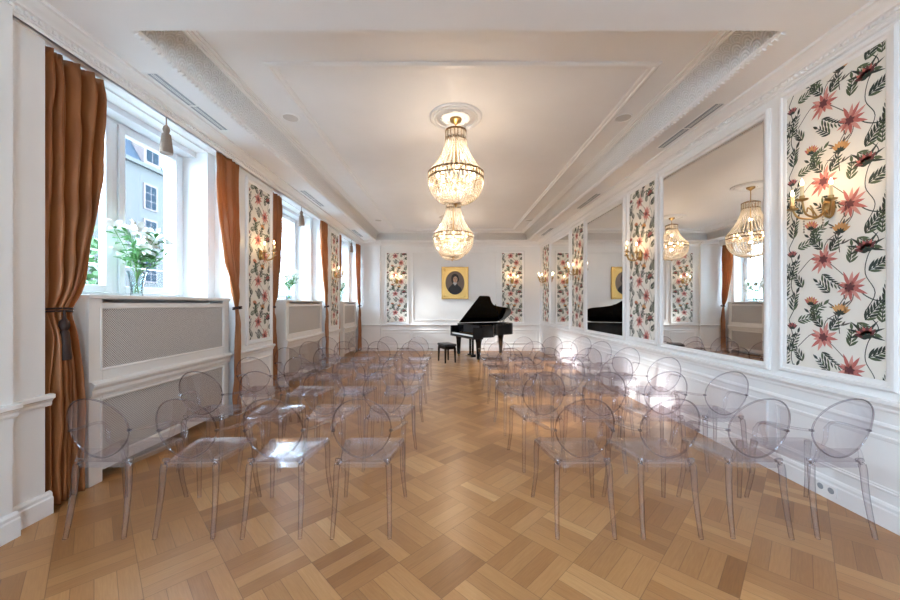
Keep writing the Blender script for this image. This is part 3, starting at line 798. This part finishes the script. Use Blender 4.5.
# ---------------------------------------------------------------- ceiling fittings
for x, y, lb in ((-1.99, 4.46, 'round ceiling speaker near the front on the window side'), (2.19, 4.46, 'round ceiling speaker near the front on the mirror side'),
                 (-1.97, 9.9, 'small looking round ceiling speaker at the far end, window side'), (2.23, 9.9, 'small looking round ceiling speaker at the far end, mirror side')):
    t = thing('ceiling_speaker', lb, 'ceiling speaker', (x, y, ZT), 0, 'round ceiling speakers')
    MB().lathe([(.105, 0), (.105, -.008), (.095, -.012), (.09, -.006), (.09, 0)], 28, cap=False).build('bezel', PLASTER, t, smooth=True)
    MB().lathe([(.092, -.001), (.09, -.007), (.001, -.009)], 28, cap=False).build('grille', LAMP, t, smooth=True)
def vent(x, y, ln, label):
    t = thing('air_vent', label, 'air vent', (x, y + ln / 2, ZS), 0, 'linear air vents'); h = ln / 2
    m = MB(); frame_rect(m, lambda a, b, d: (a, b, -d), -.055, .055, -h, h, .014, .006); m.box(-.045, .045, -.008, .008, -.006, 0); m.build('vent_frame', PLASTER, t)
    MB().box(-.042, .042, -h + .014, h - .014, -.003, 0).build('slot', GREY, t)
    m = MB(); m.box(-.012, -.006, -h + .014, h - .014, -.005, -.003); m.box(.006, .012, -h + .014, h - .014, -.005, -.003); m.build('louvre', PLASTER, t)
ws = ['nearest the camera', 'in the middle', 'at the far end']
for k, y in enumerate((3.68, 6.68, 9.68)): vent(2.82, y, 1.06, 'long linear air vent above the mirrors, ' + ws[k])
for k, y in enumerate((3.2, 6.5, 9.9)): vent(-2.69, y, 1.06, 'long linear air vent above the windows, ' + ws[k])
t = thing('wall_socket', 'white double wall socket low on the right wall baseboard', 'socket', (XR - .031, 2.84, .08))
MB().box(-.008, 0, -.08, .08, -.04, .04).build('socket_plate', PLASTER, t, bevel=.002)
for s in (-.04, .04):
    MB().lathe([(.022, -.010), (.024, -.008), (.024, -.004)], 16, (0, s, 0), ax='x').build('socket_well', GREY, t, smooth=True)

# ---------------------------------------------------------------- portrait
t = thing('framed_portrait', 'gilt framed oval portrait of a dark-haired person in a black coat', 'painting', (.20, YF, 1.73))
m = MB(); w2, h2 = .44, 1.08
N = 64
oval = [(.325 * math.cos(2 * PI * k / N), h2 / 2 + .40 * math.sin(2 * PI * k / N)) for k in range(N)]
outer = []
for k in range(N):
    a = 2 * PI * k / N; cx, cz = math.cos(a), math.sin(a); s = min((w2 - .05) / abs(cx) if abs(cx) > 1e-6 else 9, (h2 / 2 - .05) / abs(cz) if abs(cz) > 1e-6 else 9); outer.append((cx * s, h2 / 2 + cz * s))
vs = [(a, -.035, b) for a, b in outer] + [(a, -.035, b) for a, b in oval] + [(a * .97, -.02, h2 / 2 + (b - h2 / 2) * .97) for a, b in oval]
m.add(vs, [(k, (k + 1) % N, N + (k + 1) % N, N + k) for k in range(N)] + [(N + k, N + (k + 1) % N, 2 * N + (k + 1) % N, 2 * N + k) for k in range(N)])
for k in range(4):
    sx, sz = ((-1, -1), (1, -1), (1, 1), (-1, 1))[k]
    m.ball((sx * .33, -.036, h2 / 2 + sz * .43), (.05, .008, .05), 8, 6)
frame_rect(m, lambda a, b, d: (a, -.005 - d, b), -w2 - .01, w2 + .01, -.0, h2, .085, .06)
m.build('gilt_frame', GOLD, t, smooth=30)
PB, PS, PH, PC, PSH = mat('portrait_ground', (.19, .135, .10), .5), mat('portrait_skin', (.55, .34, .22), .5), mat('portrait_hair', (.025, .015, .012), .5), mat('portrait_coat', (.012, .012, .014), .5), mat('portrait_collar', (.5, .5, .5), .5)
m = MB(); cz = h2 / 2
def el(cx, cz_, rx, rz_, y_, mi, n=28, a0=0, a1=2 * PI):
    m.add([(cx + rx * math.cos(a0 + (a1 - a0) * k / n), y_, cz_ + rz_ * math.sin(a0 + (a1 - a0) * k / n)) for k in range(n)], [tuple(range(n))], mi)
el(0, cz, .33, .405, -.010, 0)
m.add([(x_, -.012, cz + z_) for x_, z_ in ((-.235, -.28), (-.21, -.17), (-.12, -.07), (-.07, -.02), (.07, -.02), (.11, -.08), (.2, -.16), (.235, -.27), (.12, -.36), (0, -.39), (-.12, -.36))], [tuple(range(11))], 3)
el(0, cz + .16, .125, .15, -.014, 2); el(-.075, cz + .10, .05, .10, -.014, 2); el(.085, cz + .12, .05, .09, -.014, 2)
m.add([(x_, -.015, cz + z_) for x_, z_ in ((-.045, .06), (.045, .06), (.06, -.02), (0, -.09), (-.06, -.02))], [tuple(range(5))], 4)
el(.012, cz + .115, .072, .105, -.016, 1)
el(-.02, cz + .13, .014, .006, -.017, 2); el(.045, cz + .13, .014, .006, -.017, 2); el(.02, cz + .06, .02, .006, -.017, 2); el(-.02, cz + .15, .02, .005, -.017, 2); el(.047, cz + .15, .02, .005, -.017, 2)
m.add([(.012, -.018, cz + .135), (.026, -.018, cz + .085), (.006, -.018, cz + .083)], [(0, 1, 2)], 0)
m.build('canvas', [PB, PS, PH, PC, PSH], t)

# ---------------------------------------------------------------- grand piano (local: x keyboard->tail, y bass(+)/treble(-))
pa = math.atan2(.405, .91)
pt = thing('grand_piano', 'black grand piano with its lid raised, by the far wall', 'piano', (.34, 10.0, 0), pa)
WB, WT, LN = .74, -.74, 1.86
def outline(off=0, x0=.28):
    o = off
    pts = [(x0, WT + o), (.52, WT + o)]
    curve = smoothpath([(.52, WT + o, 0), (.64, -.70 + o, 0), (.80, -.48 + o, 0), (1.02, -.25 + o, 0), (1.32, -.15 + o, 0), (1.62, -.08 + o * .9, 0), (1.80 - o * .6, .10 + o * .3, 0), (LN - o, .36, 0), (1.80 - o * .7, .62 - o * .5, 0), (1.62, WB - o, 0)], 7)
    pts += [(p.x, p.y) for p in curve[1:]]
    pts += [(x0, WB - o)]
    return pts
def extr(m, poly, z0, z1, mi=None): m.prism(poly, z0, z1, lambda a, b, t_: (a, b, t_), mi)
m = MB()
out, inn = outline(0), outline(.06); n = len(out)
# rim as closed ring wall
vs = [(a, b, z) for z in (.66, .99) for a, b in out] + [(a, b, z) for z in (.66, .99) for a, b in inn]
fs = []
for k in range(n):
    j = (k + 1) % n
    fs += [(k, j, n + j, n + k), (2 * n + k, 3 * n + k, 3 * n + j, 2 * n + j), (n + k, n + j, 3 * n + j, 3 * n + k), (k, 2 * n + k, 2 * n + j, j)]
m.add(vs, fs); m.build('rim', BLACK, pt, smooth=30)
m = MB(); extr(m, outline(.055), .70, .74); m.build('soundboard', mat('spruce', (.45, .24, .09), .35), pt)
m = MB(); extr(m, outline(.10, .42), .86, .885)
for k in range(4): m.sweep([(.55, -.5 + k * .34, .90), (1.2 + .12 * k, -.1 + k * .2, .90)], .014, 6)
m.build('cast_plate', IRON, pt)
m = MB()
for k in range(46):
    yy = -.60 + k * .026; m.sweep([(.50, yy, .905), (.85 + max(0, (yy + .6)) * .75, yy * .75 + .14, .905)], .0018, 4)
o_ = m.build('strings', SILVER, pt); o_['kind'] = 'stuff'
m = MB(); m.box(0, .30, WT, WT + .05, .62, .93); m.box(0, .30, WB - .05, WB, .62, .93); m.box(.0, .30, WT + .05, WB - .05, .62, .69)
m.box(.21, .31, WT + .05, WB - .05, .76, .99)
m.build('keybed', BLACK, pt, bevel=.008)
m = MB()
kw = (WB - WT - .16) / 52
for k in range(52): m.box(.02, .20, WT + .08 + k * kw + .0008, WT + .08 + (k + 1) * kw - .0008, .69, .725)
ok = m.build('white_keys', IVORY, pt); ok['kind'] = 'stuff'
m = MB(); 
for k in range(51):
    if k % 7 in (0, 1, 3, 4, 5): y_ = WT + .08 + (k + 1) * kw; m.box(.09, .20, y_ - .006, y_ + .006, .725, .738)
ok = m.build('black_keys', BLACK, pt); ok['kind'] = 'stuff'
m = MB(); m.box(.34, .58, -.36, .36, .93, .945); m.build('music_desk', BLACK, pt)
for x_, y_ in ((.22, -.62), (.22, .62), (1.48, .28)):
    m = MB(); s4 = lambda r: (r, r)
    m.sweep([(x_, y_, .66), (x_, y_, .60), (x_, y_, .52), (x_, y_, .14), (x_, y_, .10), (x_, y_, .07)], [.095, .095, .075, .050, .060, .035], 8)
    lg = m.build('leg', BLACK, pt, smooth=30)
    m = MB(); m.lathe([(.03, -.012), (.035, 0), (.03, .012)], 14, (x_, y_, .036), ax='y'); m.box(x_ - .012, x_ + .012, y_ - .016, y_ + .016, .03, .075); m.build('caster', BRASS, lg)
m = MB(); m.box(.30, .36, -.10, -.06, .12, .66); m.box(.30, .36, .06, .10, .12, .66); m.box(.27, .40, -.14, .14, .06, .14)
ly = m.build('pedal_lyre', BLACK, pt, bevel=.006)
m = MB()
for yy in (-.07, 0, .07): m.box(.17, .28, yy - .014, yy + .014, .085, .10)
m.build('pedals', BRASS, ly)
# lid: hinge along y = WB, rotated up
lid = thing('lid', None, None); lid.parent = pt; lid.location = (0, WB, 1.0); lid.rotation_euler = (R(-31), 0, 0)
def lidpoly():
    return [(a, b - WB) for a, b in outline(-.012, .30)]
for k in ('label', 'category'):
    if k in lid: del lid[k]
m = MB(); extr(m, lidpoly(), 0, .022); m.build('lid_board', BLACK, lid, bevel=.004)
m = MB()
ca, sa = math.cos(R(31)), math.sin(R(31))
q = 1.10; m.sweep([(1.0, -.50, .97), (1.0, WB - q * ca, 1.0 + q * sa - .015)], .011, 8); m.build('lid_prop', BLACK, pt)

# bench
bt = thing('piano_bench', 'black padded piano bench on four legs at the keyboard', 'bench', (-.06, 9.62, 0), pa)
m = MB(); m.box(-.17, .17, -.27, .27, .44, .50); m.build('padded_seat', LEATHER, bt, bevel=.018)
m = MB(); m.box(-.15, .15, -.25, .25, .36, .44); m.build('apron', BLACK, bt, bevel=.004)
for sx in (-1, 1):
    for sy in (-1, 1):
        m = MB(); m.sweep([(sx * .135, sy * .225, .40), (sx * .145, sy * .235, 0)], [.034, .022], 4, ph=.5); m.build('leg', BLACK, bt)

# ---------------------------------------------------------------- clear polycarbonate armchairs
def by(z): return -.205 - (z - .48) * .25      # recline of the back
def make_chair():
    t = thing('clear_chair', '', 'chair')
    # seat: rounded trapezoid, slightly dished
    def shape(z, k=1.0):
        P = []
        for cx, cy, r, a0 in ((.195, .20, .04, 0), (-.195, .20, .04, 90), (-.13, -.185, .035, 180), (.13, -.185, .035, 270)):
            for j in range(5): a = R(a0 + j * 22.5); P.append(((cx + r * math.cos(a)) * k, (cy + r * math.sin(a)) * k, z))
        return P
    m = MB(); A = [shape(.452), shape(.478), shape(.486, .96), shape(.480, .86), shape(.474, .5)]; n = 20
    vs = [p for a in A for p in a]; fs = [tuple(range(n))[::-1], tuple((len(A) - 1) * n + k for k in range(n))]
    for i in range(len(A) - 1): fs += [(i * n + k, i * n + (k + 1) % n, (i + 1) * n + (k + 1) % n, (i + 1) * n + k) for k in range(n)]
    m.add(vs, fs); m.build('seat', POLYS, t, smooth=35)
    # backrest: oval shield with thick rim
    m = MB(); N = 40
    def bp(a, k=1.0, dy=0):
        c_, s_ = math.cos(a), math.sin(a)
        zz = .728 + .212 * s_ * k; xx = .195 * c_ * k
        if s_ < 0: xx *= 1 - .10 * s_ * s_
        return (xx, by(zz) + dy + .9 * xx * xx, zz)
    rings = [(.97, 0), (.7, 0), (.4, 0), (.1, 0)]
    for dy in (-.003, .004):
        vs = [bp(2 * PI * j / N, k, dy) for k, _ in rings for j in range(N)]
        fs = [(i * N + j, i * N + (j + 1) % N, (i + 1) * N + (j + 1) % N, (i + 1) * N + j) for i in range(3) for j in range(N)] + [tuple(3 * N + j for j in range(N))]
        m.add(vs, fs)
    m.sweep([bp(2 * PI * j / N) for j in range(N)], .0052, 6, 1, closed=True)
    # neck down to the seat
    for sg in (-1, 1):
        m.sweep([(sg * .135, by(.575) + .015, .575), (sg * .147, by(.53), .53), (sg * .158, -.20, .48)], [(.011, .010), (.012, .011), (.014, .013)], 6)
    vs = [(-.14, by(.57) + .018, .575), (.14, by(.57) + .018, .575), (.155, -.198, .48), (-.155, -.198, .48)]
    vs += [(a, b + .006, c_) for a, b, c_ in vs]
    m.add(vs, [(0, 1, 2, 3), (7, 6, 5, 4), (0, 4, 5, 1), (1, 5, 6, 2), (2, 6, 7, 3), (3, 7, 4, 0)])
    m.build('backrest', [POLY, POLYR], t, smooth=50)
    for sg in (-1, 1):
        m = MB()
        P = smoothpath([(sg * .190, by(.705) + .03, .705), (sg * .225, -.14, .69), (sg * .252, -.02, .68), (sg * .258, .06, .665), (sg * .246, .095, .61), (sg * .228, .085, .53), (sg * .222, .10, .475)], 5)
        k = len(P); m.sweep(P, [(.012 + .010 * math.sin(PI * i / (k - 1)), .009) for i in range(k)], 8)
        m.box(sg * .183, sg * .203, by(.705) + .028, by(.705) + .048, .698, .710, 1)
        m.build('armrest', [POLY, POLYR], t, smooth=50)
    for sg in (-1, 1):
        P = smoothpath([(sg * .165, -.19, .50), (sg * .176, -.205, .44), (sg * .180, -.215, .30), (sg * .185, -.235, .15), (sg * .19, -.262, 0)], 3); k = len(P)
        m = MB(); m.sweep(P, [.023 - .009 * i / (k - 1) for i in range(k)], 10); m.build('leg', POLYL, t, smooth=50)
        P = smoothpath([(sg * .212, .20, .47), (sg * .218, .212, .38), (sg * .22, .212, .22), (sg * .24, .245, 0)], 3); k = len(P)
        m = MB(); m.sweep(P, [.024 - .010 * i / (k - 1) for i in range(k)], 10); m.build('leg', POLYL, t, smooth=50)
    return t
rows = [2.61, 3.54, 4.43, 5.32, 6.20, 7.04]
rown = ['front row nearest the camera', 'second row from the camera', 'third row from the camera', 'fourth row from the camera', 'fifth row from the camera', 'last row nearest the piano']
coln = {'L': ['against the radiator side', 'second from the radiators', 'second from the aisle', 'at the aisle'], 'R': ['at the aisle', 'second from the aisle', 'second from the mirror wall', 'against the mirror wall']}
cols = {'L': [(-2.35, -2.31), (-1.76, -1.745), (-1.18, -1.175), (-.587, -.60)], 'R': [(.91, .85), (1.48, 1.415), (2.08, 1.98), (2.63, 2.535)]}
proto = make_chair(); first = True
rnd = random.Random(5)
for side in 'LR':
    for j, (xa, xb) in enumerate(cols[side]):
        for i, y in enumerate(rows):
            x = xa + (xb - xa) * min(1, i / 2)
            t = proto if first else copy_tree(proto); first = False
            jt = 0 if i == 0 else 1
            t.location = (x + jt * rnd.uniform(-.008, .008), y + jt * rnd.uniform(-.02, .02), 0); t.rotation_euler = (0, 0, R(rnd.uniform(-1.8, 1.8)))
            t['label'] = 'clear armchair %s, %s block, %s' % (coln[side][j], 'left' if side == 'L' else 'right', rown[i])
            t['group'] = 'clear chairs in the %s block' % ('left' if side == 'L' else 'right')

# ---------------------------------------------------------------- outside
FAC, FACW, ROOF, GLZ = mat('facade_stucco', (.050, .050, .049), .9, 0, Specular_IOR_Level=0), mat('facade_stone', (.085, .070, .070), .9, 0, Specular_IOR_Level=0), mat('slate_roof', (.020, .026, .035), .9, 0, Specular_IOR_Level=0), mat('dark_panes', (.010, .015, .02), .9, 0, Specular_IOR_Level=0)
struct('ground_outside', MB().box(-60, -4.0, -30, 70, -4.2, -4.0), mat('street', (.12, .12, .12), .9))
def building(name, label, x, y0, y1, top, m_, roof=True, seed=0):
    t = thing(name, label, 'building', (x - 4, (y0 + y1) / 2, -4)); L = (y1 - y0) / 2
    B = MB().box(-4, 4, -L, L, 0, top + 4)
    B.box(4, 4.3, -L, L, top + 3.7, top + 4.0); B.box(4, 4.15, -L, L, 4.0, 4.25)
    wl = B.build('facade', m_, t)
    if roof:
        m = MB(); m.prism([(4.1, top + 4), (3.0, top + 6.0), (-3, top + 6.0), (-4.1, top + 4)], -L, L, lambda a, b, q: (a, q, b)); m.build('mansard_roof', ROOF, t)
    n = round(2 * L / 3.0)
    for k in range(n):
        yy = -L + 1.5 + k * 3.0
        for z in (1.0, 4.4, 7.4, 10.4, 13.2):
            if z + 2 > top + 3.6: continue
            m = MB(); m.box(4.0, 4.08, yy - .65, yy + .65, z - .1, z + 1.95)
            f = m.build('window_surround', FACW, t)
            m = MB()
            for a in (-.5, .04):
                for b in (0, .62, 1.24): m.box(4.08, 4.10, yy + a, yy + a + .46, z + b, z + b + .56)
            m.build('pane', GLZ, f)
        if roof and k % 2 == 1:
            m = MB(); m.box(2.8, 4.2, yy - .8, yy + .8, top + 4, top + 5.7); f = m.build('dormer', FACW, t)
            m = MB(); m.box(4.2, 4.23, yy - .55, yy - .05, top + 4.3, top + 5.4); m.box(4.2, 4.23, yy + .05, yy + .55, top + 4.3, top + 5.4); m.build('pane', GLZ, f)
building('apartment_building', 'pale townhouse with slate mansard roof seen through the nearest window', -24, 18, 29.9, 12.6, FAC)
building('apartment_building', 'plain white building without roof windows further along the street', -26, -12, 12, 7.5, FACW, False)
def tree(x, y, h, r, label, seed):
    rnd = random.Random(seed); t = thing('street_tree', label, 'tree', (x, y, -4))
    m = MB(); m.sweep([(0, 0, 0), (.1, .05, 3), (0, 0, h + 3.5)], [.22, .16, .05], 8); m.build('trunk', mat('bark', (.12, .09, .06), .9), t)
    m = MB()
    for k in range(2600):
        d = Vector((rnd.gauss(0, 1), rnd.gauss(0, 1), rnd.gauss(0, 1))).normalized() * r * rnd.random() ** .4
        p = d + Vector((0, 0, h + 4)); s = rnd.uniform(.09, .17); a = Vector((rnd.uniform(-1, 1), rnd.uniform(-1, 1), rnd.uniform(-1, 1))).normalized() * s; b = a.cross(Vector((rnd.random(), rnd.random(), 1))).normalized() * s * .6
        m.add([p - a, p + b, p + a, p - b], [(0, 1, 2, 3)])
    m.build('foliage', mat('tree_leaf', (.02, .06, .012), .6), t)
tree(-9.5, 7.6, 2.0, 1.9, 'green street tree outside the nearest window', 3)
